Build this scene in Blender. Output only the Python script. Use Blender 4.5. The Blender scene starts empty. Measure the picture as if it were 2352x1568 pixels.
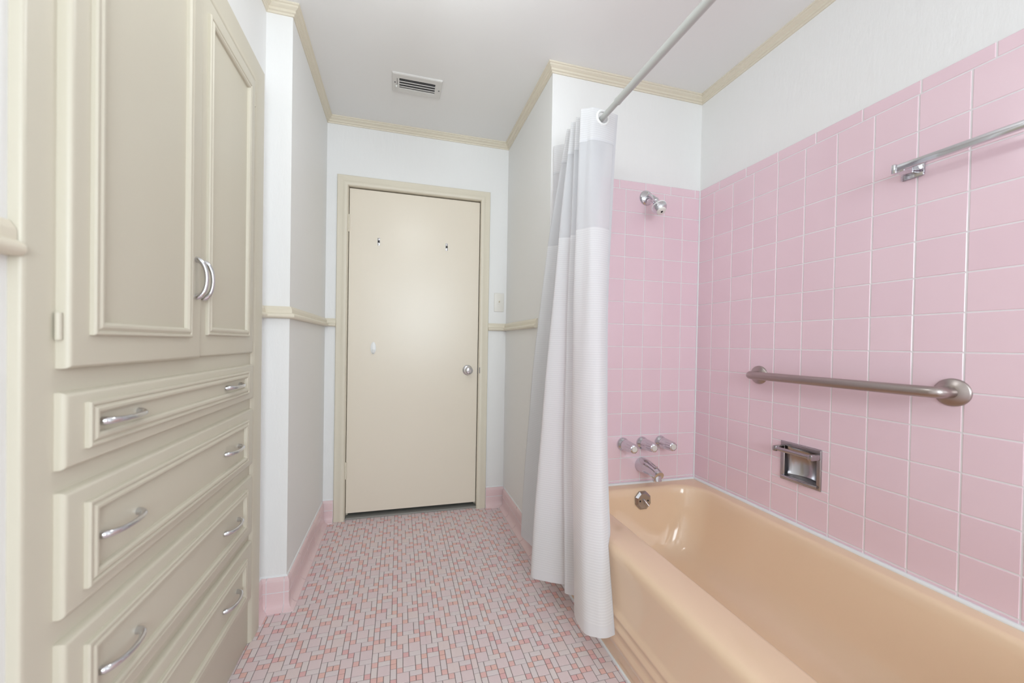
import bpy, bmesh, math, random
from mathutils import Vector, Matrix
random.seed(7)
S = bpy.context.scene
COL = S.collection

# ------------------------------------------------------------------ camera
CAM = Vector((-1.4945, -1.6593, 1.0499))
YAW, PITCH, ROLL, FPX = .2610, -.0102, .0173, 877.7
PPX, PPY = 1176 - 24.2, 784 + 14.9
_f = Vector((math.sin(YAW)*math.cos(PITCH), math.cos(YAW)*math.cos(PITCH), math.sin(PITCH)))
_r = Vector((math.cos(YAW), -math.sin(YAW), 0)); _u = _r.cross(_f)
AX_R = math.cos(ROLL)*_r + math.sin(ROLL)*_u
AX_U = -math.sin(ROLL)*_r + math.cos(ROLL)*_u
AX_F = _f
cd = bpy.data.cameras.new('camera'); cam = bpy.data.objects.new('camera', cd); COL.objects.link(cam)
m = Matrix.Identity(4)
for i in range(3):
    m[i][0], m[i][1], m[i][2], m[i][3] = AX_R[i], AX_U[i], -AX_F[i], CAM[i]
cam.matrix_world = m
cd.sensor_fit = 'HORIZONTAL'; cd.sensor_width = 36; cd.lens = FPX/2352*36
cd.shift_x = 24.2/2352; cd.shift_y = 14.9/2352
cd.clip_start = .02
cd.dof.use_dof = True; cd.dof.focus_distance = 2.0; cd.dof.aperture_fstop = 2.8
S.camera = cam

# ------------------------------------------------------------------ world, light, exposure
w = bpy.data.worlds.new('world'); S.world = w; w.use_nodes = True
w.node_tree.nodes['Background'].inputs[0].default_value = (.75, .85, 1, 1)
w.node_tree.nodes['Background'].inputs[1].default_value = .6
S.view_settings.view_transform = 'Standard'; S.view_settings.look = 'None'
S.view_settings.gamma = 1; S.view_settings.use_curve_mapping = False
S.view_settings.exposure = -0.2

def area(name, loc, direction, sx, sy, power, color):
    l = bpy.data.lights.new(name, 'AREA'); l.shape = 'RECTANGLE'; l.size = sx; l.size_y = sy
    l.energy = power; l.color = color
    o = bpy.data.objects.new(name, l); COL.objects.link(o); o.location = loc
    o.rotation_euler = Vector(direction).to_track_quat('-Z', 'Y').to_euler()
    return o
# soft area light added at a guessed window behind the camera
area('added_rear_light', (-1.15, -3.56, 1.5), (0, 1, -.02), 1.0, 1.2, 43, (.82, .925, .985))

# ------------------------------------------------------------------ materials
def lin(c):
    return tuple((x/12.92 if x <= .04045 else ((x+.055)/1.055)**2.4) for x in (v/255 for v in c)) + (1,)
def mat(name, rgb, rough=.5, metal=0, spec=.5, bump=None, var=None, coat=0, emit=None):
    M = bpy.data.materials.new(name); M.use_nodes = True
    nt = M.node_tree; b = nt.nodes['Principled BSDF']
    b.inputs['Base Color'].default_value = lin(rgb)
    b.inputs['Roughness'].default_value = rough; b.inputs['Metallic'].default_value = metal
    b.inputs['Specular IOR Level'].default_value = spec
    b.inputs['Coat Weight'].default_value = coat
    if emit:
        b.inputs['Emission Color'].default_value = lin(emit[0]); b.inputs['Emission Strength'].default_value = emit[1]
    tc = nt.nodes.new('ShaderNodeTexCoord')
    if bump:        # (scale, strength, distance, stretch)
        mp = nt.nodes.new('ShaderNodeMapping'); mp.inputs['Scale'].default_value = bump[3]
        n = nt.nodes.new('ShaderNodeTexNoise'); n.inputs['Scale'].default_value = bump[0]
        n.inputs['Detail'].default_value = 5; n.inputs['Roughness'].default_value = .6
        bp = nt.nodes.new('ShaderNodeBump'); bp.inputs['Strength'].default_value = bump[1]; bp.inputs['Distance'].default_value = bump[2]
        nt.links.new(tc.outputs['Object'], mp.inputs[0]); nt.links.new(mp.outputs[0], n.inputs['Vector'])
        nt.links.new(n.outputs[0], bp.inputs['Height']); nt.links.new(bp.outputs[0], b.inputs['Normal'])
    if var:         # (rgb2, scale): soft mottling; 'obj' random per object
        mx = nt.nodes.new('ShaderNodeMix'); mx.data_type = 'RGBA'
        mx.inputs[6].default_value = lin(rgb); mx.inputs[7].default_value = lin(var[0])
        if var[1] == 'obj':
            oi = nt.nodes.new('ShaderNodeObjectInfo'); nt.links.new(oi.outputs['Random'], mx.inputs[0])
        else:
            n2 = nt.nodes.new('ShaderNodeTexNoise'); n2.inputs['Scale'].default_value = var[1]; n2.inputs['Detail'].default_value = 3
            nt.links.new(tc.outputs['Object'], n2.inputs['Vector']); nt.links.new(n2.outputs[0], mx.inputs[0])
        nt.links.new(mx.outputs[2], b.inputs['Base Color'])
    return M
ONE = (1, 1, 1)
M_wall = mat('white_wall_paint', (244, 243, 241), .55, bump=(38, .32, .004, (1, 1, .3)))
M_ceil = mat('ceiling_paint', (246, 245, 243), .7, bump=(60, .12, .002, ONE))
M_trim = mat('cream_trim_paint', (231, 222, 203), .4)
M_cab = mat('cream_cabinet_paint', (215, 208, 190), .38, bump=(90, .03, .001, ONE))
M_door = mat('cream_door_paint', (238, 227, 209), .30, bump=(120, .03, .001, (1, 1, .1)))
M_pink = mat('pink_glazed_tile', (243, 214, 222), .16, var=((240, 210, 219), 'obj'), coat=.2)
M_base = mat('pink_base_tile', (240, 213, 213), .22, var=((237, 208, 209), 'obj'))
M_grout = mat('white_grout', (240, 234, 235), .7)
M_fgrout = mat('grey_floor_grout', (96, 86, 86), .85, var=((142, 126, 122), 5))
M_caulk = mat('white_caulk', (240, 240, 240), .5)
M_tub = mat('peach_enamel', (243, 212, 180), .12, coat=.3, bump=(25, .02, .001, ONE))
M_chrome = mat('chrome', (214, 214, 218), .10, 1)
M_chrome2 = mat('worn_chrome', (176, 174, 176), .22, 1, bump=(140, .1, .001, ONE))
M_steel = mat('brushed_steel', (176, 166, 162), .32, 1)
M_acryl = mat('acrylic_cap', (225, 222, 215), .15)
M_dark = mat('painted_cavity_shade', (30, 30, 32), .8)  # near-black colour in place of the shade inside holes and gaps
M_white = mat('white_plastic', (244, 244, 242), .35)
M_ivory = mat('ivory_plastic', (238, 234, 226), .35)
M_ventm = mat('white_vent_paint', (228, 226, 222), .4)
M_slat = mat('grey_louver', (104, 104, 106), .4)
M_rod = mat('grey_painted_rod', (196, 198, 194), .35)
M_thr = mat('grey_threshold', (150, 148, 142), .6, bump=(80, .2, .002, ONE))
M_lamp2 = mat('added_lamp_glass', (255, 252, 245), .3, emit=((240, 247, 250), 5))  # glow of the added second lamp
M_lamp = mat('lamp_glass', (255, 252, 245), .3, emit=((240, 247, 250), 20))
M_pane = mat('added_window_pane', (235, 240, 245), .2, emit=((225, 236, 255), 1.5))  # glowing pane of the guessed window
FT = {'large': [mat('mosaic_large_a', (232, 211, 212), .45), mat('mosaic_large_b', (232, 213, 211), .45), mat('mosaic_large_c', (230, 209, 211), .45)],
      'bar': [mat('mosaic_bar_a', (231, 217, 217), .45), mat('mosaic_bar_b', (232, 218, 216), .45), mat('mosaic_bar_c', (229, 214, 215), .45)],
      'small': [mat('mosaic_small_a', (236, 192, 187), .45), mat('mosaic_small_b', (237, 193, 184), .45), mat('mosaic_small_c', (233, 185, 185), .45)]}

def cloth(name, rgb, stripes, transp=0, transl=.4):
    M = bpy.data.materials.new(name); M.use_nodes = True; nt = M.node_tree
    for n in list(nt.nodes): nt.nodes.remove(n)
    out = nt.nodes.new('ShaderNodeOutputMaterial')
    d = nt.nodes.new('ShaderNodeBsdfDiffuse'); t = nt.nodes.new('ShaderNodeBsdfTranslucent')
    mx = nt.nodes.new('ShaderNodeMixShader'); mx.inputs[0].default_value = transl
    nt.links.new(d.outputs[0], mx.inputs[1]); nt.links.new(t.outputs[0], mx.inputs[2])
    d.inputs[0].default_value = t.inputs[0].default_value = lin(rgb)
    last = mx
    if stripes:
        tc = nt.nodes.new('ShaderNodeTexCoord'); sp = nt.nodes.new('ShaderNodeSeparateXYZ')
        nt.links.new(tc.outputs['Object'], sp.inputs[0])
        k = nt.nodes.new('ShaderNodeMath'); k.operation = 'MULTIPLY'; k.inputs[1].default_value = 1/stripes
        fr = nt.nodes.new('ShaderNodeMath'); fr.operation = 'FRACT'
        nt.links.new(sp.outputs['Z'], k.inputs[0]); nt.links.new(k.outputs[0], fr.inputs[0])
        rp = nt.nodes.new('ShaderNodeValToRGB'); rp.color_ramp.elements[0].position = .60; rp.color_ramp.elements[1].position = .72
        rp.color_ramp.elements[0].color = lin(rgb); rp.color_ramp.elements[1].color = lin(tuple(min(255, int(v*1.035)) for v in rgb))
        nt.links.new(fr.outputs[0], rp.inputs[0])
        nt.links.new(rp.outputs[0], d.inputs[0]); nt.links.new(rp.outputs[0], t.inputs[0])
        bp = nt.nodes.new('ShaderNodeBump'); bp.inputs['Strength'].default_value = .35; bp.inputs['Distance'].default_value = .001
        nt.links.new(rp.outputs[0], bp.inputs['Height']); nt.links.new(bp.outputs[0], d.inputs['Normal'])
    if transp:
        tr = nt.nodes.new('ShaderNodeBsdfTransparent'); m2 = nt.nodes.new('ShaderNodeMixShader'); m2.inputs[0].default_value = transp
        nt.links.new(mx.outputs[0], m2.inputs[1]); nt.links.new(tr.outputs[0], m2.inputs[2]); last = m2
    nt.links.new(last.outputs[0], out.inputs[0])
    return M
M_cloth = cloth('white_striped_cloth', (243, 243, 244), .0085)
M_hem = cloth('white_hem_cloth', (244, 244, 246), 0)
M_sheer = cloth('sheer_grey_cloth', (240, 241, 243), 0, .16, .45)

# ------------------------------------------------------------------ helpers
ORG = {}
def link(o, parent=None):
    COL.objects.link(o)
    if parent: o.parent = parent
    return o
def tag(o, label=None, cat=None, group=None, kind=None):
    if label: o['label'] = label
    if cat: o['category'] = cat
    if group: o['group'] = group
    if kind: o['kind'] = kind
    return o
def thing(name, loc, label, cat, group=None):
    o = bpy.data.objects.new(name, None); o.empty_display_size = .05; link(o); o.location = loc
    ORG[o.name] = Vector(loc); return tag(o, label, cat, group)
def mesh(name, verts, faces, mt, parent=None, smooth=0, org=None, recalc=True):
    """world-space verts -> one mesh object whose own origin is org (default: its parent's origin)"""
    base = ORG[parent.name] if parent else Vector((0, 0, 0))
    o0 = Vector(org) if org is not None else (base if parent else Vector((0, 0, 0)))
    me = bpy.data.meshes.new(name)
    me.from_pydata([tuple(Vector(v)-o0) for v in verts], [], faces)
    if recalc:
        bm = bmesh.new(); bm.from_mesh(me); bmesh.ops.recalc_face_normals(bm, faces=bm.faces); bm.to_mesh(me); bm.free()
    me.materials.append(mt)
    if smooth:
        for p in me.polygons: p.use_smooth = True
        if smooth < 180: me.set_sharp_from_angle(angle=math.radians(smooth))
    o = bpy.data.objects.new(name, me); link(o, parent)
    o.location = o0 - base; ORG[o.name] = o0
    return o
def bmobj(name, bm, mt, parent=None, smooth=0, org=None):
    vs = [v.co.copy() for v in bm.verts]; bm.verts.index_update()
    fs = [[v.index for v in f.verts] for f in bm.faces]; bm.free()
    return mesh(name, vs, fs, mt, parent, smooth, org)
def boxv(x0, x1, y0, y1, z0, z1):
    v = [(x, y, z) for z in (z0, z1) for y in (y0, y1) for x in (x0, x1)]
    return v, [(0, 2, 3, 1), (4, 5, 7, 6), (0, 1, 5, 4), (2, 6, 7, 3), (0, 4, 6, 2), (1, 3, 7, 5)]
def join(parts):
    V, F = [], []
    for v, f in parts:
        n = len(V); V += list(v); F += [tuple(i+n for i in q) for q in f]
    return V, F
def bevbox(x0, x1, y0, y1, z0, z1, w, seg=2, sel=None):
    bm = bmesh.new(); v, f = boxv(x0, x1, y0, y1, z0, z1)
    vs = [bm.verts.new(p) for p in v]
    for q in f: bm.faces.new([vs[i] for i in q])
    bmesh.ops.recalc_face_normals(bm, faces=bm.faces)
    ed = [e for e in bm.edges if sel is None or sel(e)]
    bmesh.ops.bevel(bm, geom=ed, offset=w, segments=seg, profile=.5, affect='EDGES')
    bm.verts.index_update()
    V = [v.co.copy() for v in bm.verts]; F = [tuple(v.index for v in f.verts) for f in bm.faces]; bm.free()
    return V, F
def sweep(path, prof, mp, closed=False):
    """offset profile (d to the right of travel, h) along a 2-D polyline with mitred corners"""
    n = len(path); P = [Vector(p) for p in path]; V = []; F = []
    for i in range(n):
        a = P[i]-P[i-1] if (i > 0 or closed) else P[1]-P[0]
        b = P[(i+1) % n]-P[i] if (i < n-1 or closed) else P[-1]-P[-2]
        a = a.normalized(); b = b.normalized()
        na = Vector((a.y, -a.x)); nb = Vector((b.y, -b.x))
        mm = (na+nb); mm = mm/mm.dot(na) if mm.dot(na) > 1e-6 else na
        V += [mp(P[i]+mm*d, h) for d, h in prof]
    k = len(prof)
    for i in range(n if closed else n-1):
        j = (i+1) % n
        for q in range(k):
            F.append((i*k+q, i*k+(q+1) % k, j*k+(q+1) % k, j*k+q))
    if not closed: F += [tuple(range(k)), tuple(range((n-1)*k, n*k))]
    return V, F
def frame_of(ax):
    ax = Vector(ax).normalized(); t = Vector((0, 0, 1)) if abs(ax.z) < .9 else Vector((1, 0, 0))
    a = ax.cross(t).normalized(); return a, ax.cross(a), ax
def lathe(c, ax, prof, n=24, cap=True):
    """prof: (distance along axis, radius)"""
    a, b, ax = frame_of(ax); c = Vector(c); V = []; F = []
    for h, r in prof:
        for i in range(n):
            t = 2*math.pi*i/n; V.append(c+ax*h+(a*math.cos(t)+b*math.sin(t))*r)
    for j in range(len(prof)-1):
        for i in range(n):
            F.append((j*n+i, j*n+(i+1) % n, (j+1)*n+(i+1) % n, (j+1)*n+i))
    if cap: F += [tuple(range(n)), tuple(range((len(prof)-1)*n, len(prof)*n))]
    return V, F
def tube(pts, rad, n=16, cap=True, flat=1, up=None):
    P = [Vector(p) for p in pts]; V = []; F = []
    if not hasattr(rad, '__len__'): rad = [rad]*len(P)
    prev = None
    for i, p in enumerate(P):
        t = (P[min(i+1, len(P)-1)]-P[max(i-1, 0)]).normalized()
        if prev is None:
            a = Vector(up) if up else frame_of(t)[0]
        else: a = prev
        a = (a-t*a.dot(t)).normalized(); prev = a; b = t.cross(a)
        for k in range(n):
            q = 2*math.pi*k/n; V.append(p+a*math.cos(q)*rad[i]*flat+b*math.sin(q)*rad[i])
    for j in range(len(P)-1):
        for i in range(n):
            F.append((j*n+i, j*n+(i+1) % n, (j+1)*n+(i+1) % n, (j+1)*n+i))
    if cap: F += [tuple(range(n)), tuple(range((len(P)-1)*n, len(P)*n))]
    return V, F
def torus(c, ax, R, r, n=28, k=10):
    a, b, ax = frame_of(ax); c = Vector(c); V = []; F = []
    for i in range(n):
        t = 2*math.pi*i/n; d = a*math.cos(t)+b*math.sin(t)
        for j in range(k):
            q = 2*math.pi*j/k; V.append(c+d*(R+r*math.cos(q))+ax*r*math.sin(q))
    for i in range(n):
        for j in range(k):
            F.append((i*k+j, i*k+(j+1) % k, ((i+1) % n)*k+(j+1) % k, ((i+1) % n)*k+j))
    return V, F
def bez(pts, n=12):
    out = []; P = [Vector(p) for p in pts]
    for i in range(n+1):
        t = i/n; Q = P[:]
        while len(Q) > 1: Q = [Q[j].lerp(Q[j+1], t) for j in range(len(Q)-1)]
        out.append(Q[0])
    return out
def px(p):
    d = Vector(p)-CAM; z = d.dot(AX_F)
    return (PPX+FPX*d.dot(AX_R)/z, PPY-FPX*d.dot(AX_U)/z) if z > .05 else None

# ------------------------------------------------------------------ room
XW, XL, XRET, YB, H = -2.003, -1.911, -.829, .734, 2.34
YR, APR = -3.60, -.79
DX0, DX1, DZ = -1.7915, -1.0035, 1.953          # door opening
def struct(name, VF, mt, **k):
    return tag(mesh(name, VF[0], VF[1], mt, **k), kind='structure')
B = boxv
floor = struct('floor', join([B(-2.2, .15, -3.75, .90, -.06, -.0016)]), M_fgrout)
struct('ceiling', B(-2.2, .15, -3.75, .90, H, H+.08), M_ceil)
wall_left = struct('wall_left', B(-2.2, XW, YR, 0, 0, H), M_wall)
struct('wall_left_back', B(-2.2, XL, 0, .86, 0, H), M_wall)
wall_door = struct('wall_back', join([B(XL, DX0-.02, YB, .86, 0, H), B(DX1+.02, XRET, YB, .86, 0, H), B(DX0-.02, DX1+.02, YB, .86, DZ+.02, H)]), M_wall)
struct('wall_hall', B(-2.1, -.7, .865, .90, 0, 2.2), M_dark)  # coloured near-black to give the shade in the door gaps
wall_shower = struct('wall_shower', B(XRET, .12, 0, .86, 0, H), M_wall)
SY0, SY1, SZ0, SZ1 = -.617, -.480, .542, .676     # soap niche hole in the right wall
wall_right = struct('wall_right', join([B(0, .12, YR, 0, 0, SZ0), B(0, .12, YR, 0, SZ1, H), B(0, .12, YR, SY0, SZ0, SZ1), B(0, .12, SY1, 0, SZ0, SZ1)]), M_wall)
struct('wall_alcove', join([B(APR, -.66, -1.62, -1.532, 0, H), B(-.66, 0, -1.62, -1.532, 0, .45)]), M_wall)  # unseen tub end wall, cut to post and ledge to let light past
WX0, WX1, WZ0, WZ1 = -1.65, -.65, .9, 2.1
struct('wall_rear', join([B(-2.2, WX0, YR-.1, YR, 0, H), B(WX1, .12, YR-.1, YR, 0, H), B(WX0, WX1, YR-.1, YR, 0, WZ0), B(WX0, WX1, YR-.1, YR, WZ1, H)]), M_wall)
win = struct('added_window_1', B(WX0, WX1, YR-.07, YR-.06, WZ0, WZ1), M_pane)  # unseen window, guessed and added to go with the rear light
sw = [(WX0, WZ0), (WX0, WZ1), (WX1, WZ1), (WX1, WZ0)]
mesh('added_window_frame', *sweep(sw, [(-.05, 0), (-.05, .018), (0, .018), (0, -.05), (.03, -.05), (.03, -.06), (-.02, -.06), (-.02, 0)], lambda p, h: (p.x, YR+h, p.y), True), M_trim, win)
mesh('added_window_mullion', *B(-1.165, -1.135, YR-.06, YR-.04, WZ0+.03, WZ1-.03), M_trim, win)

# crown moulding and chair rail
crown = [(0, 2.302), (.005, 2.302), (.006, 2.309), (.012, 2.311), (.012, 2.320), (.016, 2.322), (.023, 2.326), (.023, 2.332), (.028, 2.334), (.028, H), (0, H)]
XY = lambda p, h: (p.x, p.y, h)
struct('trim_1', sweep([(XW, YR), (XW, 0), (XL, 0), (XL, YB), (XRET, YB), (XRET, 0), (0, 0), (0, -1.532)], crown, XY), M_trim)
rail = [(0, 1.182), (.004, 1.182), (.010, 1.172), (.011, 1.168), (.011, 1.156), (.016, 1.154), (.021, 1.149), (.022, 1.144), (.020, 1.138), (.015, 1.135), (0, 1.135)]
CX0, CX1, CZ = -1.853, -.948, 2.013                # casing outer edges
struct('trim_2', sweep([(XW, -.094), (XW, 0), (XL, 0), (XL, YB), (CX0, YB)], rail, XY), M_trim, smooth=50)
struct('trim_3', sweep([(CX1, YB), (XRET, YB), (XRET, .14)], rail, XY), M_trim, smooth=50)
rail2 = [(d, z+.022) for d, z in rail]
struct('trim_4', sweep([(XW, YR), (XW, -.9945)], rail2, XY), M_trim, smooth=50)

# ------------------------------------------------------------------ floor mosaic (8 x 8 repeat of three tile sizes)
U = .01977; FX, FY = -1.4885, -.299
PAT = [('L', 0, 0), ('L', 1, 3), ('L', 7, 5), ('L', 2, 6), ('L', 4, 7), ('L', 5, 2),
       ('H', 2, 1), ('H', 1, 2), ('H', 2, 5), ('H', 5, 4), ('H', 5, 6), ('H', 6, 7),
       ('V', 0, 3), ('V', 3, 3), ('V', 1, 6), ('V', 7, 1), ('V', 4, 2), ('V', 4, 5), ('V', 6, 0)] + \
      [('S', a, b) for a, b in ((0, 2), (3, 2), (2, 0), (3, 0), (1, 5), (0, 7), (7, 0), (7, 3), (7, 4), (4, 4), (5, 5), (6, 5), (4, 1), (5, 1))]
SIZE = {'L': (2, 2), 'H': (2, 1), 'V': (1, 2), 'S': (1, 1)}
SEAM = FX+12*U
def clip(x0, x1, y0, y1):
    out = []
    if x0 >= XL+.002 and x1 <= XRET-.002:
        c, d = max(y0, -3.59), min(y1, YB+.004)
        return [(x0, x1, c, d)] if d-c > .003 else []
    for bx0, bx1, by0, by1 in ((-1.999, APR+.009, -3.59, 0), (XL+.002, XRET-.002, 0, YB+.004), (APR+.009, -.002, -3.59, -1.624)):
        a, b, c, d = max(x0, bx0), min(x1, bx1), max(y0, by0), min(y1, by1)
        if b-a > .003 and d-c > .003: out.append((a, b, c, d))
    return out
tiles = []
for sheet in (0, 1):
    lo, hi = ((-2.05, SEAM), (SEAM, .02))[sheet]
    ou, ov = ((0, 0), (1, 2))[sheet]
    for bu in range(-6, 12):
        for bv in range(-23, 9):
            for kd, a, b in PAT:
                su, sv = SIZE[kd]
                x0 = FX+U*(bu*8+a+ou); y0 = FY+U*(bv*8+b+ov)
                x1, y1 = x0+U*su, y0+U*sv
                x0c, x1c = max(x0, lo), min(x1, hi)
                if x1c-x0c < .004: continue
                for r in clip(x0c, x1c, y0, y1):
                    full = abs((r[1]-r[0])-U*su) < 1e-4 and abs((r[3]-r[2])-U*sv) < 1e-4
                    tiles.append((kd, r, full))
def tile_vf(w, d, g=.0019, c=.0004, t=.0016, zt=0):
    a, b = w/2-g/2, d/2-g/2
    V = [(-a, -b, zt-t), (a, -b, zt-t), (a, b, zt-t), (-a, b, zt-t), (-a, -b, zt-c), (a, -b, zt-c), (a, b, zt-c), (-a, b, zt-c),
         (-a+c, -b+c, zt), (a-c, -b+c, zt), (a-c, b-c, zt), (-a+c, b-c, zt)]
    F = [(8, 9, 10, 11)]
    for o in (0, 4):
        for i in range(4): F.append((o+i, o+(i+1) % 4, o+4+(i+1) % 4, o+4+i))
    return V, F
def rank(t):
    r = t[1]; q = px(((r[0]+r[1])/2, (r[2]+r[3])/2, 0))
    if not q or q[0] < -20 or q[0] > 2372 or q[1] > 1590 or q[1] < 0: return 1e9
    return (Vector(((r[0]+r[1])/2, (r[2]+r[3])/2, 0))-CAM).length
KINDN = {'L': ('large', 'square_tile'), 'H': ('bar', 'bar_tile'), 'V': ('bar', 'bar_tile'), 'S': ('small', 'small_tile')}
shared = {}
rest = {}
for grp in ('large', 'bar', 'small'):
    L = sorted([t for t in tiles if KINDN[t[0]][0] == grp], key=rank)
    for i, (kd, r, full) in enumerate(L):
        cx, cy = (r[0]+r[1])/2, (r[2]+r[3])/2
        mi = random.choices((0, 1, 2), (6, 3, 3))[0]
        if i < 300 and rank((kd, r, full)) < 1e8:
            key = (kd, mi) if full else None
            if key and key in shared:
                o = bpy.data.objects.new(KINDN[kd][1], shared[key]); link(o, floor); o.location = (cx, cy, 0)
            else:
                V, F = tile_vf(r[1]-r[0], r[3]-r[2])
                o = mesh(KINDN[kd][1], [(v[0]+cx, v[1]+cy, v[2]) for v in V], F, FT[grp][mi], floor, org=(cx, cy, 0), recalc=False)
                if key: shared[key] = o.data
        else:
            V, F = tile_vf(r[1]-r[0], r[3]-r[2])
            rest.setdefault((grp, mi), []).append(([(v[0]+cx, v[1]+cy, v[2]) for v in V], F))
NM = {'large': 'square_tile', 'bar': 'bar_tile', 'small': 'small_tile'}
for grp in ('large', 'bar', 'small'):
    parts = []; idx = []
    for mi in range(3):
        for p in rest.get((grp, mi), []): parts.append(p); idx += [mi]*len(p[1])
    if parts:
        o = mesh(NM[grp]+'_field', *join(parts), FT[grp][0], floor, recalc=False); o['kind'] = 'stuff'
        for q in FT[grp][1:]: o.data.materials.append(q)
        o.data.polygons.foreach_set('material_index', idx)

# ------------------------------------------------------------------ wall tiles
PT = .10954; JT = .0030; TT = .008
def pillow(a0, a1, b0, b1, j=JT):
    """tile slab in the (a, b) plane, front at h = TT, edges eased"""
    a0, a1, b0, b1 = a0+j/2, a1-j/2, b0+j/2, b1-j/2; c = .0016
    V = [(a, b, 0) for a, b in ((a0, b0), (a1, b0), (a1, b1), (a0, b1))] + [(a, b, TT-c) for a, b in ((a0, b0), (a1, b0), (a1, b1), (a0, b1))] + \
        [(a, b, TT) for a, b in ((a0+c, b0+c), (a1-c, b0+c), (a1-c, b1-c), (a0+c, b1-c))]
    F = [(8, 9, 10, 11)]
    for o in (0, 4):
        for i in range(4): F.append((o+i, o+(i+1) % 4, o+4+(i+1) % 4, o+4+i))
    return V, F
def wtile(wall, rects, mp, name='wall_tile', cache={}):
    ca = sum(r[0]+r[1] for r in rects)/2/len(rects); cb = sum(r[2]+r[3] for r in rects)/2/len(rects)
    c = Vector(mp(ca, cb, 0))
    key = (wall.name, round(rects[0][1]-rects[0][0], 4), round(rects[0][3]-rects[0][2], 4)) if len(rects) == 1 else None
    if key and key in cache:
        o = bpy.data.objects.new(name, cache[key]); link(o, wall); o.location = c
    else:
        V, F = join([pillow(*r) for r in rects])
        o = mesh(name, [mp(*v) for v in V], F, M_pink, wall, org=c)
        if key: cache[key] = o.data
    if key:
        q = .0035; o.rotation_euler = (random.uniform(-q, q), random.uniform(-q, q), random.uniform(-q, q))
    return o
def cut(r, h):
    a0, a1, b0, b1 = r; c0, c1, d0, d1 = h
    if a1 <= c0 or a0 >= c1 or b1 <= d0 or b0 >= d1: return [r]
    out = []
    if b1 > d1: out.append((a0, a1, d1, b1))
    if b0 < d0: out.append((a0, a1, b0, d0))
    lo, hi = max(b0, d0), min(b1, d1)
    if a0 < c0: out.append((a0, c0, lo, hi))
    if a1 > c1: out.append((c1, a1, lo, hi))
    return [q for q in out if q[1]-q[0] > .006 and q[3]-q[2] > .006]
ZT, ZB, ZTOP = 1.815, .374, 1.858
rows = [(ZT-(i+1)*PT, ZT-i*PT) for i in range(13)] + [(ZB, ZT-13*PT)]
MR = lambda a, b, h: (-h, a, b)
ME = lambda a, b, h: (a, -h, b)
Y_END = -1.531
cols = [(-.1027, -TT)]
while cols[-1][0] > Y_END: cols.append((max(Y_END, cols[-1][0]-PT), cols[-1][0]))
for z0, z1 in rows:
    for y0, y1 in cols:
        rc = cut((y0, y1, z0, z1), (SY0-.006, SY1+.006, SZ0-.006, SZ1+.006))
        if rc and y1-y0 > .01: wtile(wall_right, rc, MR)
X_END = APR+.002
ecols = [(-.1101, -TT)]
while ecols[-1][0] > X_END: ecols.append((max(X_END, ecols[-1][0]-PT), ecols[-1][0]))
for z0, z1 in rows:
    for x0, x1 in ecols:
        if x1-x0 > .01: wtile(wall_shower, [(x0, x1, z0, z1)], ME)
tj = [-TT, -.132]
while tj[-1] > Y_END: tj.append(max(Y_END, tj[-1]-.1483))
for a, b in zip(tj[1:], tj): wtile(wall_right, [(a, b, ZT, ZTOP)], MR, 'trim_tile')
tj = [-TT, -.0373]
while tj[-1] > X_END: tj.append(max(X_END, tj[-1]-.1457))
for a, b in zip(tj[1:], tj): wtile(wall_shower, [(a, b, ZT, ZTOP)], ME, 'trim_tile')
# grout beds behind the tiles
g = TT-.0012
mesh('grout_bed', *join([B(-g, 0, Y_END, 0, ZB, SZ0), B(-g, 0, Y_END, 0, SZ1, ZTOP-.002), B(-g, 0, Y_END, SY0, SZ0, SZ1), B(-g, 0, SY1, 0, SZ0, SZ1)]), M_grout, wall_right)
mesh('grout_bed', *B(X_END, -g, -g, 0, ZB, ZTOP-.002), M_grout, wall_shower)

# ------------------------------------------------------------------ tiled baseboards
low = [(0, 0), (.034, 0), (.033, .003), (.024, .007), (.017, .014), (.013, .024), (.012, .036), (.012, .0660), (0, .0660)]
capp = [(0, .0700), (.012, .0700), (.012, .105), (.0105, .115), (.007, .122), (.002, .1255), (0, .126)]
def cutpath(path, a, b):
    """piece of a polyline between arc lengths a and b"""
    P = [Vector(p) for p in path]; out = []; s = 0
    for i in range(len(P)-1):
        L = (P[i+1]-P[i]).length
        if s+L > a+1e-6 and s < b-1e-6:
            p = P[i].lerp(P[i+1], max(0, (a-s)/L)); q = P[i].lerp(P[i+1], min(1, (b-s)/L))
            if not out: out.append(p)
            out.append(q)
        s += L
    return out
def baseboard(name, path, joints):
    gb = struct(name, sweep(path, [(0, 0), (.0295, 0), (.014, .012), (.0110, .03), (.0110, .112), (.001, .122), (0, .122)], XY), M_grout)
    mesh('caulk_bead', *sweep(path, [(0, .1235), (.0045, .1245), (.0030, .1285), (0, .1305)], XY), M_caulk, gb)
    for a, b in zip(joints, joints[1:]):
        pp = cutpath(path, a+.0014, b-.0014)
        mesh('base_tile', *sweep(pp, low, XY), M_base, gb, smooth=40)
        mesh('cap_tile', *sweep(pp, capp, XY), M_base, gb, smooth=40)
L0 = XL-XW
baseboard('baseboard_left', [(XW, -.094), (XW, 0), (XL, 0), (XL, YB-.034)],
          [0, .094+.024, .094+L0-.006, .094+L0+.022] + [.094+L0+.022+.1455*i for i in range(1, 5)] + [.094+L0+YB-.034])
baseboard('baseboard_back_left', [(XL, YB), (CX0-.001, YB)], [0, CX0-XL-.001])
baseboard('baseboard_back_right', [(CX1+.001, YB), (XRET, YB)], [0, XRET-CX1-.001])
baseboard('baseboard_right', [(XRET, YB-.034), (XRET, 0), (APR-.008, 0)], [.1455*i for i in range(5)] + [YB-.034+.031])
baseboard('baseboard_left_near', [(XW, YR+.01), (XW, -.9945)], [.1455*i for i in range(18)] + [-.9945-YR-.01])

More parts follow.
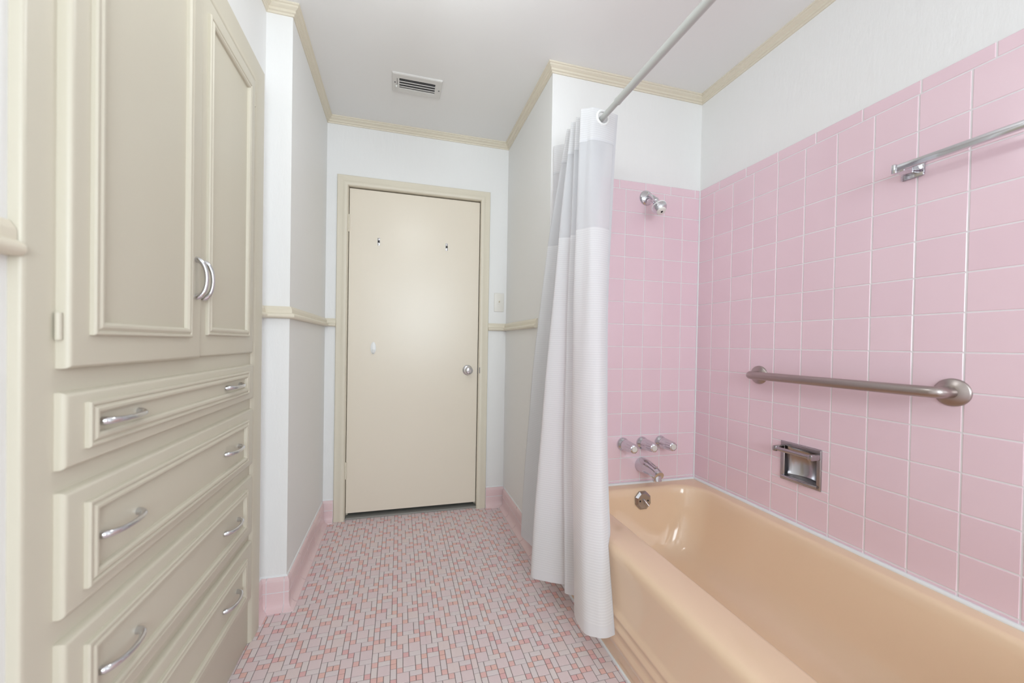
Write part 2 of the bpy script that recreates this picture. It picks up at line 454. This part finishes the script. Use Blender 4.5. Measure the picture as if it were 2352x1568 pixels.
# ------------------------------------------------------------------ door, casing, threshold
XZ = lambda p, h: (p.x, YB-h, p.y)
struct('trim_5', sweep([(CX0, 0), (CX0, CZ), (CX1, CZ), (CX1, 0)],
       [(0, 0), (0, .012), (.004, .016), (.030, .017), (.036, .021), (.050, .021), (.057, .017), (.060, .010), (.060, 0)], XZ), M_trim, smooth=40)
struct('trim_6', join([B(DX0-.02, DX0, YB, .86, 0, DZ+.02), B(DX1, DX1+.02, YB, .86, 0, DZ+.02), B(DX0, DX1, YB, .86, DZ, DZ+.02),
        B(DX0, DX0+.010, .782, .83, 0, DZ), B(DX1-.010, DX1, .782, .83, 0, DZ), B(DX0, DX1, .782, .83, DZ-.010, DZ)]), M_trim)
struct('trim_7', bevbox(DX0+.001, DX1-.001, .730, .855, -.0016, .010, .004, 2), M_thr)
DY = .741
d1 = struct('door_1', bevbox(DX0+.0032, DX1-.0068, DY, DY+.035, .035, DZ-.006, .0015, 2), M_door)
for zc in (1.744, .291):
    hg = mesh('hinge', *lathe((DX0+.0015, DY-.005, zc-.048), (0, 0, 1), [(0, .0045), (0, .0058), (.030, .0058), (.0305, .005), (.0325, .005), (.033, .0058), (.063, .0058), (.0635, .005), (.0655, .005), (.066, .0058), (.096, .0058), (.096, .0045)], 14), M_trim, d1, smooth=35)
    mesh('hinge_tip', *lathe((DX0+.0015, DY-.005, zc-.053), (0, 0, 1), [(0, .003), (.002, .0045), (.005, .0045)], 12), M_trim, hg, smooth=35)
KX, KZ = -1.074, .881
kn = mesh('knob', *lathe((KX, DY, KZ), (0, -1, 0), [(.008, .012), (.022, .012), (.028, .016), (.035, .0235), (.046, .026), (.055, .0245), (.061, .019), (.0625, .0125)], 32), M_chrome, d1, smooth=50)
mesh('rosette', *lathe((KX, DY, KZ), (0, -1, 0), [(0, .033), (.003, .0325), (.007, .027), (.010, .014)], 32), M_chrome, d1, smooth=50)
mesh('lock_button', *join([lathe((KX, DY, KZ), (0, -1, 0), [(.055, .0115), (.0632, .0115), (.0632, .009), (.0622, .009)], 24), B(KX-.007, KX+.007, DY-.0665, DY-.062, KZ-.002, KZ+.002)]), M_steel, kn, smooth=40)
mesh('latch_plate', *bevbox(DX1-.0078, DX1-.0055, DY+.001, DY+.030, KZ-.028, KZ+.028, .0008, 1), M_chrome2, d1)
sp = thing('strike_plate', (DX1, YB-.004, KZ), 'small worn metal strike plate on the door jamb beside the round knob', 'strike plate')
mesh('plate', *join([bevbox(DX1-.0016, DX1-.0002, YB+.001, YB+.030, KZ-.028, KZ+.028, .0005, 1), bevbox(DX1-.001, DX1+.0042, YB-.0235, YB+.003, KZ-.019, KZ+.019, .002, 2)]), M_chrome2, sp)
mesh('latch_hole', *B(DX1-.0020, DX1-.0012, YB+.004, YB+.018, KZ-.009, KZ+.009), M_dark, sp)

def hook_plate(x, z, label):
    t = thing('hook_plate', (x, DY, z), label, 'hook plate')
    mesh('plate', *bevbox(x-.0068, x+.0068, DY-.0022, DY, z-.022, z+.022, .002, 2), M_chrome, t, smooth=40)
    mesh('saddle', *bevbox(x-.0068, x+.0068, DY-.0075, DY-.002, z-.008, z+.008, .003, 2), M_chrome2, t, smooth=40)
    mesh('slot', *B(x-.004, x+.004, DY-.0083, DY-.0070, z-.006, z+.006), M_dark, t)
    for s in (-1, 1):
        mesh('screw', *lathe((x, DY-.0022, z+s*.015), (0, -1, 0), [(0, .0030), (.0009, .0026), (.0012, .001)], 12), M_steel, t, smooth=50)
hook_plate(-1.622, 1.647, 'small chrome hook plate on the cream door, on the hinge half')
hook_plate(-1.219, 1.648, 'small chrome hook plate on the cream door, on the knob half')
ah = thing('adhesive_hook', (-1.645, DY, 1.013), 'white oval plastic stick-on hook low on the cream door', 'hook')
HX, HZ = -1.645, 1.013
def oval(x, z, a, b, y0, y1, ins):
    n = 32; V = []; 
    for (y, k) in ((y0, 0), (y1+(y0-y1)*.25, 0), (y1, ins)):
        for i in range(n):
            q = 2*math.pi*i/n; V.append((x+(a-k)*math.cos(q), y, z+(b-k)*math.sin(q)))
    F = [(j*n+i, j*n+(i+1) % n, (j+1)*n+(i+1) % n, (j+1)*n+i) for j in (0, 1) for i in range(n)]
    return V, F+[tuple(range(n)), tuple(range(2*n, 3*n))]
mesh('backplate', *oval(HX, HZ, .0155, .036, DY, DY-.006, .004), M_white, ah, smooth=50)
mesh('hook_arm', *tube(bez([(HX, DY-.005, HZ-.008), (HX, DY-.007, HZ-.030), (HX, DY-.024, HZ-.034), (HX, DY-.022, HZ-.012)], 14), [.0058]*10+[.005, .0045, .004, .0035, .003], 12), M_white, ah, smooth=60)

# ------------------------------------------------------------------ light switch and ceiling vent
sx, sz = -.8773, 1.318
ls = thing('light_switch', (sx, YB, sz), 'ivory wall plate with a small toggle light switch beside the door frame', 'light switch')
mesh('wall_plate', *bevbox(sx-.0325, sx+.0325, YB-.006, YB, sz-.060, sz+.060, .003, 3), M_ivory, ls, smooth=40)
mesh('toggle_collar', *bevbox(sx-.006, sx+.006, YB-.0075, YB-.005, sz-.013, sz+.013, .0008, 1), M_ivory, ls)
mesh('toggle', *tube([(sx, YB-.005, sz), (sx, YB-.011, sz+.005), (sx, YB-.016, sz+.009)], [.0045, .0042, .0036], 10), M_trim, ls, smooth=50)
for s in (-1, 1): mesh('screw', *lathe((sx, YB-.0058, sz+s*.030), (0, -1, 0), [(0, .0032), (.001, .0028), (.0012, .001)], 12), M_ivory, ls, smooth=50)

vx0, vx1, vy0, vy1 = -1.546, -1.3065, .249, .388
vt = thing('ceiling_vent', ((vx0+vx1)/2, (vy0+vy1)/2, H), 'white metal ceiling vent with four dark louver slots', 'vent')
ix0, ix1, iy0, iy1 = -1.514, -1.339, .283, .359
vz = H-.008
mesh('frame', *sweep([(vx0, vy0), (vx0, vy1), (vx1, vy1), (vx1, vy0)],
     [(0, H), (0, vz+.003), (.004, vz), (.031, vz), (.033, vz+.002), (.033, H)], XY, True), M_ventm, vt, smooth=30)
mesh('duct_shade', *B(vx0+.02, vx1-.02, vy0+.02, vy1-.02, H-.0012, H-.0002), M_dark, vt)  # flat dark sheet in place of the shade inside the duct
for i in range(1, 4):
    yc = iy0+(iy1-iy0)*i/4
    mesh('louver', *bevbox(ix0-.001, ix1+.001, yc-.0022, yc+.0022, vz, vz+.003, .0008, 1), M_ventm, vt)
for i in range(4):
    yc = iy0+(iy1-iy0)*(i+.62)/4
    mesh('damper_blade', *join([([(x, yc+sg*.0062, H-.0040+sg*.0018+n*.0004) for x in (ix0, ix1) for sg in (-1, 1) for n in (-1, 1)],
         [(0, 1, 3, 2), (4, 6, 7, 5), (0, 4, 5, 1), (2, 3, 7, 6), (0, 2, 6, 4), (1, 5, 7, 3)])]), M_slat, vt)
mesh('lever_slot', *B(-1.5245, -1.5225, .283, .330, vz-.0004, vz+.0010), M_dark, vt)
mesh('lever', *bevbox(-1.531, -1.524, .335, .341, vz-.008, vz+.001, .0015, 2), M_white, vt)
for x, y in ((-1.5335, .314), (-1.319, .323)): mesh('screw', *lathe((x, y, vz), (0, 0, -1), [(0, .004), (.0012, .0035), (.0016, .001)], 12), M_slat, vt, smooth=50)

# ------------------------------------------------------------------ linen cabinet
XF = -1.987
cab = thing('linen_cabinet', (XW, -.53, 0), 'cream built-in linen cabinet with two tall doors over four wide drawers', 'cabinet')
def fr(y0, y1, z0, z1): return bevbox(XW, XF, y0, y1, z0, z1, .004, 3, lambda e: all(abs(v.co.x-XF) < 1e-5 for v in e.verts))
CY0, CY1 = -.9935, -.096
mesh('face_frame', *bevbox(XW, XF, CY0, CY1, .0, 2.007, .006, 3, lambda e: all(abs(v.co.x-XF) < 1e-5 for v in e.verts)), M_cab, cab, smooth=35)
mesh('casing', *sweep([(CY0+.0005, 2.0065), (CY1, 2.0065), (CY1, .001)], [(0, 0), (0, .008), (.003, .011), (.030, .012), (.066, .011), (.073, .008), (.078, .0)], lambda p, h: (XF+h, p.x, p.y)), M_cab, cab, smooth=40)
mould = [(0, 0), (0, .006), (.002, .0085), (.0055, .0085), (.0075, .0060), (.0095, .0072), (.013, .0095), (.017, .0092), (.0205, .006), (.0215, 0)]
def pull(parent, base, along, length, out=.021):
    c = Vector(base); a = Vector(along); o = Vector((1, 0, 0))
    pts = [c-a*length/2, c-a*length*.485+o*.006] + bez([c-a*length*.46+o*.010, c-a*length*.30+o*(out+.006), c+a*length*.30+o*(out+.006), c+a*length*.46+o*.010], 14) + [c+a*length*.485+o*.006, c+a*length/2]
    n = len(pts); rad = [.0072, .0070] + [.0062-.0018*math.sin(math.pi*i/(n-5)) for i in range(n-4)] + [.0070, .0072]
    return mesh('handle', *tube(pts, rad, 14, flat=1, up=tuple(a.cross(o))), M_chrome, parent, smooth=60)
YZ = lambda fx: (lambda p, h: (fx+h, p.x, p.y))
def front(name, y0, y1, z0, z1, xf, my0, my1, mz0, mz1):
    o = mesh(name, *bevbox(XF, xf, y0, y1, z0, z1, .008, 4, lambda e: all(abs(v.co.x-xf) < 1e-5 for v in e.verts)), M_cab, cab, smooth=40)
    mesh('moulding', *sweep([(my0, mz0), (my0, mz1), (my1, mz1), (my1, mz0)], mould, YZ(xf-.0002), True), M_cab, o, smooth=35)
    return o
da = front('door', -.942, -.5525, 1.002, 1.925, -1.969, -.906, -.609, 1.053, 1.878)
db = front('door', -.5495, -.184, 1.004, 1.925, -1.976, -.516, -.235, 1.060, 1.878)
pull(da, (-1.969, -.581, 1.195), (0, 0, 1), .090); pull(db, (-1.976, -.5325, 1.197), (0, 0, 1), .090)
for z in (1.065, 1.86):
    mesh('hinge', *lathe((XF+.006, -.9455, z-.02), (0, 0, 1), [(0, .003), (0, .0042), (.04, .0042), (.04, .003)], 10), M_cab, da, smooth=40)
    mesh('hinge', *lathe((XF+.006, -.1805, z-.02), (0, 0, 1), [(0, .003), (0, .0042), (.04, .0042), (.04, .003)], 10), M_cab, db, smooth=40)
XD = -1.973
for z0, z1, m0, m1, hz in ((.850, .966, .874, .947, .910), (.626, .816, .650, .788, .719), (.392, .589, .425, .560, .490), (.165, .364, .198, .331, .264)):
    dr = front('drawer', -.944, -.184, z0, z1, XD, -.908, -.242, m0, m1)
    for y in (-.826, -.352): pull(dr, (XD, y, hz), (0, 1, 0), .094)

# ------------------------------------------------------------------ bathtub
TZ = .372
tub = thing('bathtub', ((APR)/2, -.77, 0), 'peach enamel bathtub set into the pink tiled alcove', 'bathtub')
def rr(x0, x1, y0, y1, r, z, mS=10, c=12):
    pts = []
    C = [(x1-r, y1-r, 0), (x0+r, y1-r, 90), (x0+r, y0+r, 180), (x1-r, y0+r, 270)]
    for k, (cx, cy, a0) in enumerate(C):
        arc = [(cx+r*math.cos(math.radians(a0+90*i/c)), cy+r*math.sin(math.radians(a0+90*i/c)), z) for i in range(c+1)]
        pts += arc
        nx = C[(k+1) % 4]; e = (nx[0]+r*math.cos(math.radians(nx[2])), nx[1]+r*math.sin(math.radians(nx[2])), z)
        s = arc[-1]
        pts += [tuple(s[q]+(e[q]-s[q])*i/mS for q in range(3)) for i in range(1, mS)]
    return pts
tx1, ty0, ty1 = -.009, -1.529, -.009
rings = []
for z, dx in ((0, .004), (.050, .004), (.058, .001), (.070, -.003), (.080, -.003), (.088, .002), (.108, .002), (.116, -.003), (.126, -.003), (.134, .002), (.146, .003), (.154, -.002), (.163, -.002), (.172, .004), (.185, .006), (.30, .004), (.335, .0), (.352, 0), (.362, .004), (.369, .011)):
    rings.append(rr(APR+dx, tx1, ty0, ty1, .012, z))
rings.append(rr(APR+.021, tx1, ty0, ty1, .012, TZ))
rings.append(rr(APR+.040, tx1, ty0, ty1, .012, TZ+.0005))
for x0, x1, y0, y1, r, z in ((-.668, -.062, -1.45, -.062, .120, TZ+.0005), (-.661, -.068, -1.445, -.067, .122, TZ-.0008), (-.655, -.074, -1.44, -.072, .125, TZ-.005), (-.651, -.079, -1.435, -.076, .125, TZ-.014),
      (-.648, -.084, -1.43, -.080, .125, .335), (-.642, -.098, -1.40, -.088, .125, .26), (-.634, -.120, -1.35, -.098, .125, .18), (-.624, -.150, -1.31, -.110, .125, .118), (-.612, -.178, -1.27, -.125, .12, .088), (-.595, -.208, -1.23, -.145, .11, .070), (-.565, -.245, -1.18, -.18, .10, .061), (-.52, -.29, -1.10, -.24, .08, .058)):
    rings.append(rr(x0, x1, y0, y1, r, z))
nR = len(rings[0]); V = [p for r in rings for p in r]
F = [(j*nR+i, j*nR+(i+1) % nR, (j+1)*nR+(i+1) % nR, (j+1)*nR+i) for j in range(len(rings)-1) for i in range(nR)] + [tuple(range((len(rings)-1)*nR, len(rings)*nR))]
mesh('shell', V, F, M_tub, tub, smooth=60)
OX, OY, OZ = -.3655, -.0855, .3195
def octa(c, ax, R, prof):
    return lathe(c, ax, prof, 8)
a8 = math.pi/8
def octplate(cx, y, cz, prof):
    V = []; n = 8
    for d, R in prof:
        for i in range(n):
            q = a8+2*math.pi*i/n; V.append((cx+R*math.cos(q), y-d+.10*R*math.sin(q), cz+R*math.sin(q)))
    F = [(j*n+i, j*n+(i+1) % n, (j+1)*n+(i+1) % n, (j+1)*n+i) for j in range(len(prof)-1) for i in range(n)]
    return V, F+[tuple(range((len(prof)-1)*n, len(prof)*n)), tuple(range(n))]
op = mesh('overflow_plate', *octplate(OX, OY, OZ, [(-.004, .044), (.004, .044), (.011, .034), (.0112, .033)]), M_chrome2, tub)
for s in (-1, 1): mesh('screw_hole', *lathe((OX+s*.021, OY-.0108, OZ), (0, -1, 0), [(0, .0042), (.0008, .0042)], 12), M_dark, op)
mesh('trip_lever', *tube([(OX, OY-.010, OZ+.004), (OX, OY-.016, OZ+.004), (OX+.006, OY-.022, OZ-.006), (OX+.014, OY-.030, OZ-.018)], [.005, .0048, .0034, .003], 12), M_chrome, op, smooth=60)
mesh('drain', *lathe((-.405, -.30, .0585), (0, 0, 1), [(0, .034), (.002, .033), (.0025, .024), (.001, .022)], 28), M_chrome, tub, smooth=40)
# caulk lines
def bead(pts, r): return tube(pts, r, 10)
struct('trim_8', bead([(-.012, -1.53, TZ+.002), (-.012, -.012, TZ+.002)], .0085), M_caulk, smooth=60)
struct('trim_9', bead([(-.012, -.012, TZ+.002), (APR+.01, -.012, TZ+.002)], .0075), M_caulk, smooth=60)
struct('trim_10', bead([(APR+.004, -1.53, .001), (APR+.004, -.01, .001)], .006), M_caulk, smooth=60)
struct('trim_11', bead([(-.0095, -.0095, TZ), (-.0095, -.0095, ZTOP-.004)], .0035), M_caulk, smooth=60)

# ------------------------------------------------------------------ shower fittings on the end wall
WY = -TT
def tap(x, z, label):
    t = thing('tap_handle', (x, WY, z), label, 'tap handle', None)
    mesh('flange', *lathe((x, WY, z), (0, -1, 0), [(0, .032), (.004, .032), (.011, .029), (.016, .023), (.024, .020), (.028, .020)], 32), M_chrome, t, smooth=40)
    n = 48; V = []; prof = [(.024, .0225, 0), (.028, .0262, .2), (.036, .0265, 1), (.062, .0245, 1), (.090, .0225, 1), (.098, .0210, .4), (.101, .0170, 0)]
    for d, R, k in prof:
        for i in range(n):
            q = 2*math.pi*i/n; rr_ = R-k*.0042*max(0, math.cos(8*q))
            V.append((x+rr_*math.cos(q), WY-d, z+rr_*math.sin(q)))
    F = [(j*n+i, j*n+(i+1) % n, (j+1)*n+(i+1) % n, (j+1)*n+i) for j in range(len(prof)-1) for i in range(n)] + [tuple(range(n)), tuple(range((len(prof)-1)*n, len(prof)*n))]
    mesh('grip', V, F, M_chrome, t, smooth=40)
    mesh('index_cap', *lathe((x, WY-.1005, z), (0, -1, 0), [(0, .0140), (.0018, .0132), (.0026, .007)], 20), M_acryl, t, smooth=50)
TZZ = .571
tap(-.430, TZZ, 'fluted chrome tap handle closest to the shower curtain')
tap(-.322, TZZ, 'fluted chrome tap handle between the other two, above the tub spout')
tap(-.2165, TZZ, 'fluted chrome tap handle closest to the corner of the tiled walls')
st = thing('tub_spout', (-.322, WY, .463), 'chrome tub spout below the three tap handles', 'spout')
spx = -.322
cl = bez([(spx, WY, .463), (spx, WY-.06, .466), (spx, WY-.09, .466), (spx, WY-.135, .446)], 14)
mesh('body', *tube(cl, [.037, .0365, .036, .035, .034, .0325, .031, .0295, .0285, .028, .0275, .027, .0265, .026, .025], 24), M_chrome, st, smooth=60)
mesh('outlet', *lathe((spx, WY-.118, .446), (0, -.2, -1), [(0, .021), (.024, .0205), (.026, .017), (.022, .015)], 20), M_chrome, st, smooth=40)
mesh('diverter', *lathe((spx, WY-.112, .470), (0, -.25, 1), [(0, .004), (.012, .004), (.013, .006), (.018, .006), (.019, .004)], 12), M_chrome, st, smooth=40)
sh = thing('showerhead', (-.327, WY, 1.783), 'chrome shower head with white ring on a short bent arm', 'shower head')
SHX, SHZ = -.327, 1.783
mesh('flange', *lathe((SHX, WY, SHZ), (0, -1, 0), [(0, .037), (.003, .037), (.010, .032), (.016, .020), (.018, .012)], 32), M_chrome, sh, smooth=40)
arm = bez([(SHX, WY-.01, SHZ), (SHX, WY-.035, SHZ), (SHX, WY-.052, SHZ-.008), (SHX+.001, WY-.070, SHZ-.036)], 12)
mesh('arm', *tube(arm, .0105, 16), M_chrome, sh, smooth=60)
hd = Vector((.03, -.56, -.83)).normalized(); h0 = Vector((SHX+.001, WY-.066, SHZ-.030))
mesh('swivel_nut', *lathe(h0, hd, [(0, .013), (.003, .0155), (.016, .0155), (.018, .014)], 12), M_chrome, sh, smooth=30)
hb = mesh('head', *lathe(h0+hd*.016, hd, [(0, .013), (.008, .0165), (.020, .022), (.030, .029), (.036, .0335)], 28), M_chrome, sh, smooth=50)
mesh('white_ring', *lathe(h0+hd*.051, hd, [(0, .0335), (.001, .0345), (.005, .0345), (.006, .0335)], 28), M_white, sh, smooth=40)
mesh('nose', *lathe(h0+hd*.057, hd, [(0, .0335), (.010, .032), (.020, .027), (.026, .022)], 28), M_chrome, sh, smooth=50)
fc = mesh('spray_face', *lathe(h0+hd*.082, hd, [(0, .022), (.006, .020), (.008, .017)], 24), M_ivory, sh, smooth=40)
mesh('nozzle', *lathe(h0+hd*.0895, hd, [(0, .0055), (.0014, .005)], 16), M_dark, fc)

# ------------------------------------------------------------------ grab bar, soap dish, towel bar on the long wall
WXF = -TT
gz, ga, gb_ = .9375, -.3675, -.9585
gt = thing('grab_bar', (WXF, (ga+gb_)/2, gz), 'brushed steel grab bar with round flanges on the long tiled wall', 'grab bar')
for y in (ga, gb_):
    mesh('flange', *lathe((WXF, y, gz), (-1, 0, 0), [(0, .039), (.003, .0385), (.006, .035), (.010, .022), (.012, .017)], 36), M_steel, gt, smooth=40)
pts = [(WXF-.004, ga, gz)] + bez([(WXF-.020, ga, gz), (WXF-.058, ga, gz), (WXF-.060, ga-.003, gz), (WXF-.060, ga-.045, gz)], 12) + [(WXF-.060, ga-.2, gz), (WXF-.060, gb_+.2, gz)] + bez([(WXF-.060, gb_+.045, gz), (WXF-.060, gb_+.003, gz), (WXF-.058, gb_, gz), (WXF-.020, gb_, gz)], 12) + [(WXF-.004, gb_, gz)]
mesh('bar', *tube(pts, .0162, 20, up=(0, 0, 1)), M_steel, gt, smooth=60)

sd = thing('soap_dish', (WXF, -.549, .60), 'worn chrome recessed soap dish with a grab rail in the long tiled wall', 'soap dish')
sy0, sy1, sz0, sz1 = -.6255, -.4725, .533, .684
MRP = lambda p, h: (WXF-h, p.x, p.y)
mesh('frame', *sweep([(sy0, sz0), (sy0, sz1), (sy1, sz1), (sy1, sz0)], [(0, 0), (0, .0025), (.003, .0045), (.014, .0045), (.017, .002), (.017, -.010), (.010, -.010), (.010, 0)], MRP, True), M_chrome2, sd, smooth=30)
i0, i1, k0, k1 = sy0+.0165, sy1-.0165, sz0+.0165, sz1-.0165
V = []; nb = 10
for i in range(nb+1):          # curved recess
    y = i0+(i1-i0)*i/nb; b_ = 1-(2*i/nb-1)**2
    dep = .018+.030*b_
    V += [(WXF+.0, y, k0), (WXF+dep*.85, y, k0+.006), (WXF+dep, y, k0+.018), (WXF+dep, y, k1-.018), (WXF+dep*.7, y, k1-.004), (WXF+.0, y, k1)]
F = [(i*6+j, i*6+j+1, (i+1)*6+j+1, (i+1)*6+j) for i in range(nb) for j in range(5)] + [tuple(range(6)), tuple(range(nb*6, nb*6+6))]
mesh('recess', V, F, M_chrome2, sd, smooth=50, recalc=False)
rl = [(WXF-.040, y, .657) for y in (sy1-.004, -.50, -.55, -.60, sy0+.004)]
mesh('rail', *tube(rl, .0082, 16), M_chrome2, sd, smooth=50)
for y in (sy1-.009, sy0+.009):
    mesh('rail_post', *bevbox(WXF-.049, WXF-.002, y-.0075, y+.0075, .646, .668, .004, 2), M_chrome2, sd, smooth=40)
mesh('lip', *tube([(WXF-.006-.008*math.sin(math.pi*i/10), sy0+.01+(sy1-sy0-.02)*i/10, sz0+.0135) for i in range(11)], .0055, 12), M_chrome2, sd, smooth=60)

tb = thing('towel_bar', (WXF, -1.14, 1.592), 'chrome square towel bar mounted high on the long tiled wall', 'towel bar')
tz = 1.592
for y, s in ((-.862, 1), (-1.43, -1)):
    p = mesh('bracket', *bevbox(WXF-.008, WXF, y-.027, y+.027, tz-.024, tz+.024, .005, 2), M_chrome, tb, smooth=40)
    mesh('post', *join([bevbox(WXF-.066, WXF-.004, y-.013, y+.013, tz-.014, tz+.010, .004, 2), bevbox(WXF-.072, WXF-.055, y+s*.010-.006, y+s*.010+.006, tz-.015, tz+.013, .003, 2)]), M_chrome, p, smooth=40)
mesh('bar', *bevbox(WXF-.069, WXF-.057, -1.436, -.856, tz-.0095, tz+.0095, .0015, 2), M_chrome, tb, smooth=30)

# ------------------------------------------------------------------ shower rod and curtain
RX, RZ = -.750, 1.928
rd = thing('shower_rod', (RX, -.77, RZ), 'grey telescoping shower curtain rod above the bathtub', 'curtain rod')
mesh('outer_tube', *tube([(RX, -1.528, RZ), (RX, -.435, RZ)], .0130, 20), M_rod, rd, smooth=50)
mesh('inner_tube', *tube([(RX, -.445, RZ), (RX, -.012, RZ)], .0108, 20), M_rod, rd, smooth=50)
mesh('collar', *tube([(RX, -.437, RZ), (RX, -.428, RZ), (RX, -.426, RZ)], [.0136, .0136, .0115], 20), M_rod, rd, smooth=30)
for y, d in ((-.0005, -1), (-1.5315, 1)): mesh('end_cap', *lathe((RX, y, RZ), (0, d, 0), [(0, .025), (.012, .024), (.022, .016), (.024, .0135)], 24), M_rod, rd, smooth=40)

ZC0, ZC1 = 1.962, .105
TOP = [(-.672, -.304), (-.726, -.318), (-.784, -.325), (-.806, -.313), (-.824, -.293), (-.690, -.270), (-.823, -.247), (-.695, -.229), (-.775, -.221), (-.826, -.209), (-.695, -.182), (-.825, -.158), (-.700, -.120), (-.816, -.022), (-.812, -.012)]
MID = [(-.748, -.390), (-.790, -.412), (-.824, -.402), (-.843, -.365), (-.850, -.312), (-.775, -.288), (-.845, -.238), (-.785, -.228), (-.850, -.205), (-.890, -.162), (-.790, -.120), (-.872, .046), (-.800, -.060), (-.822, -.018), (-.818, -.012)]
BOT = [(-.800, -.560), (-.838, -.572), (-.866, -.562), (-.896, -.524), (-.878, -.420), (-.815, -.365), (-.872, -.328), (-.836, -.303), (-.910, -.254), (-.963, -.192), (-.866, -.100), (-.899, .135), (-.840, -.030), (-.826, -.014), (-.820, -.010)]
def cr(P, t):
    n = len(P)-1; i = min(int(t), n-1); u = t-i
    p0, p1, p2, p3 = (Vector(P[max(0, min(n, i+k))]) for k in (-1, 0, 1, 2))
    return .5*((2*p1)+(p2-p0)*u+(2*p0-5*p1+4*p2-p3)*u*u+(3*p1-p0-3*p2+p3)*u*u*u)
NU = 14*12; rowsN = 150
def cpoint(iu, z):
    t = (ZC0-z)/(ZC0-ZC1); a = cr(TOP, iu/12); b = cr(MID, iu/12); c = cr(BOT, iu/12); q = .489
    p = a*((t-q)*(t-1)/q)+b*(t*(t-1)/(q*(q-1)))+c*(t*(t-q)/(1-q))
    # light wrinkles
    wv = .0022*math.sin(iu*.21+z*3.1)*math.sin(z*7+iu*.05)
    x, y = p.x+wv, p.y
    x = min(x, -.800+max(0, z-.375)*.45)          # hangs outside the tub rim
    if x > XRET-.004: y = min(y, -.0115)
    return x, y
cu = thing('shower_curtain', (RX-.05, -.28, ZC1), 'white striped shower curtain with a sheer band gathered at the far end of the rod', 'shower curtain')
def cpart(name, za, zb, n, mt, u0=0, u1=NU, hole=False, off=0, parent=cu):
    V = []; F = []; w_ = u1-u0+1
    for j in range(n+1):
        z = za+(zb-za)*j/n
        for i in range(u0, u1+1):
            x, y = cpoint(i, z)
            if off:
                x2, y2 = cpoint(min(i+1, NU), z); x1, y1 = cpoint(max(i-1, 0), z)
                tx, ty = x2-x1, y2-y1; L = math.hypot(tx, ty) or 1
                x, y = x+off*ty/L, y-off*tx/L
            zz = z + (.006*math.sin(i*.09)*j/n if name == 'bottom_hem' else 0)
            V.append((x, y, zz))
    for j in range(n):
        for i in range(w_-1):
            f = (j*w_+i, j*w_+i+1, (j+1)*w_+i+1, (j+1)*w_+i)
            if hole:
                c = sum((Vector(V[k]) for k in f), Vector())/4
                if math.hypot(c.x-RX, c.z-RZ) < .0235: continue
            F.append(f)
    return mesh(name, V, F, mt, parent, smooth=180, recalc=False)
cpart('header_band', ZC0, 1.835, 40, M_cloth, hole=True)
cpart('sheer_band', 1.835, 1.495, 30, M_sheer)
cpart('body_panel', 1.495, ZC1+.035, 110, M_cloth)
cpart('bottom_hem', ZC1+.035, ZC1, 5, M_hem)
cpart('header_seam', 1.842, 1.834, 2, M_hem, off=.0008); cpart('header_seam', 1.842, 1.834, 2, M_hem, off=-.0008)
cpart('side_hem', ZC0, ZC1+.002, 120, M_hem, 0, 4, off=.0009); cpart('side_hem', ZC0, ZC1+.002, 120, M_hem, 0, 4, off=-.0009)
for k in range(NU):
    (xa, ya), (xb, yb) = cpoint(k, RZ), cpoint(k+1, RZ)
    if (xa-RX)*(xb-RX) <= 0 and xa != xb:
        f = (RX-xa)/(xb-xa); y = ya+(yb-ya)*f
        tdir = Vector((xb-xa, yb-ya, 0)).normalized(); nrm = Vector((tdir.y, -tdir.x, 0))
        mesh('grommet', *torus((RX, y, RZ), nrm, .0255, .0052), M_white, cu, smooth=180)

# ------------------------------------------------------------------ lamps
LX, LY, LZ, LR = -1.386, -.65, 2.072, .095
lp = thing('ceiling_lamp', (LX, LY, H), 'white glass globe lamp hanging on a short stem from the ceiling', 'lamp')
mesh('canopy', *lathe((LX, LY, H), (0, 0, -1), [(0, .062), (.012, .060), (.022, .040), (.028, .012)], 32), M_white, lp, smooth=40)
mesh('stem', *lathe((LX, LY, H-.026), (0, 0, -1), [(0, .008), (.110, .008)], 16), M_white, lp, smooth=40)
mesh('fitter', *lathe((LX, LY, H-.130), (0, 0, -1), [(0, .012), (.008, .036), (.058, .044)], 28), M_white, lp, smooth=40)
mesh('globe', *lathe((LX, LY, LZ), (0, 0, -1), [(-LR*math.cos(a*math.pi/24), LR*math.sin(a*math.pi/24)+.0004) for a in range(3, 25)], 40), M_lamp, lp, smooth=180)
vl = thing('ceiling_lamp', (-1.62, -2.60, H), 'added flush round white glass ceiling lamp, out of view near the rear wall', 'lamp')  # unseen lamp, added to give the highlight on the door
mesh('base_ring', *lathe((-1.62, -2.60, H), (0, 0, -1), [(0, .150), (.018, .150), (.022, .145)], 40), M_white, vl, smooth=40)
mesh('glass_dome', *lathe((-1.62, -2.60, H-.020), (0, 0, -1), [(.105*math.sin(a*math.pi/24), .142*math.cos(a*math.pi/24)+.0005) for a in range(13)], 40), M_lamp2, vl, smooth=180)
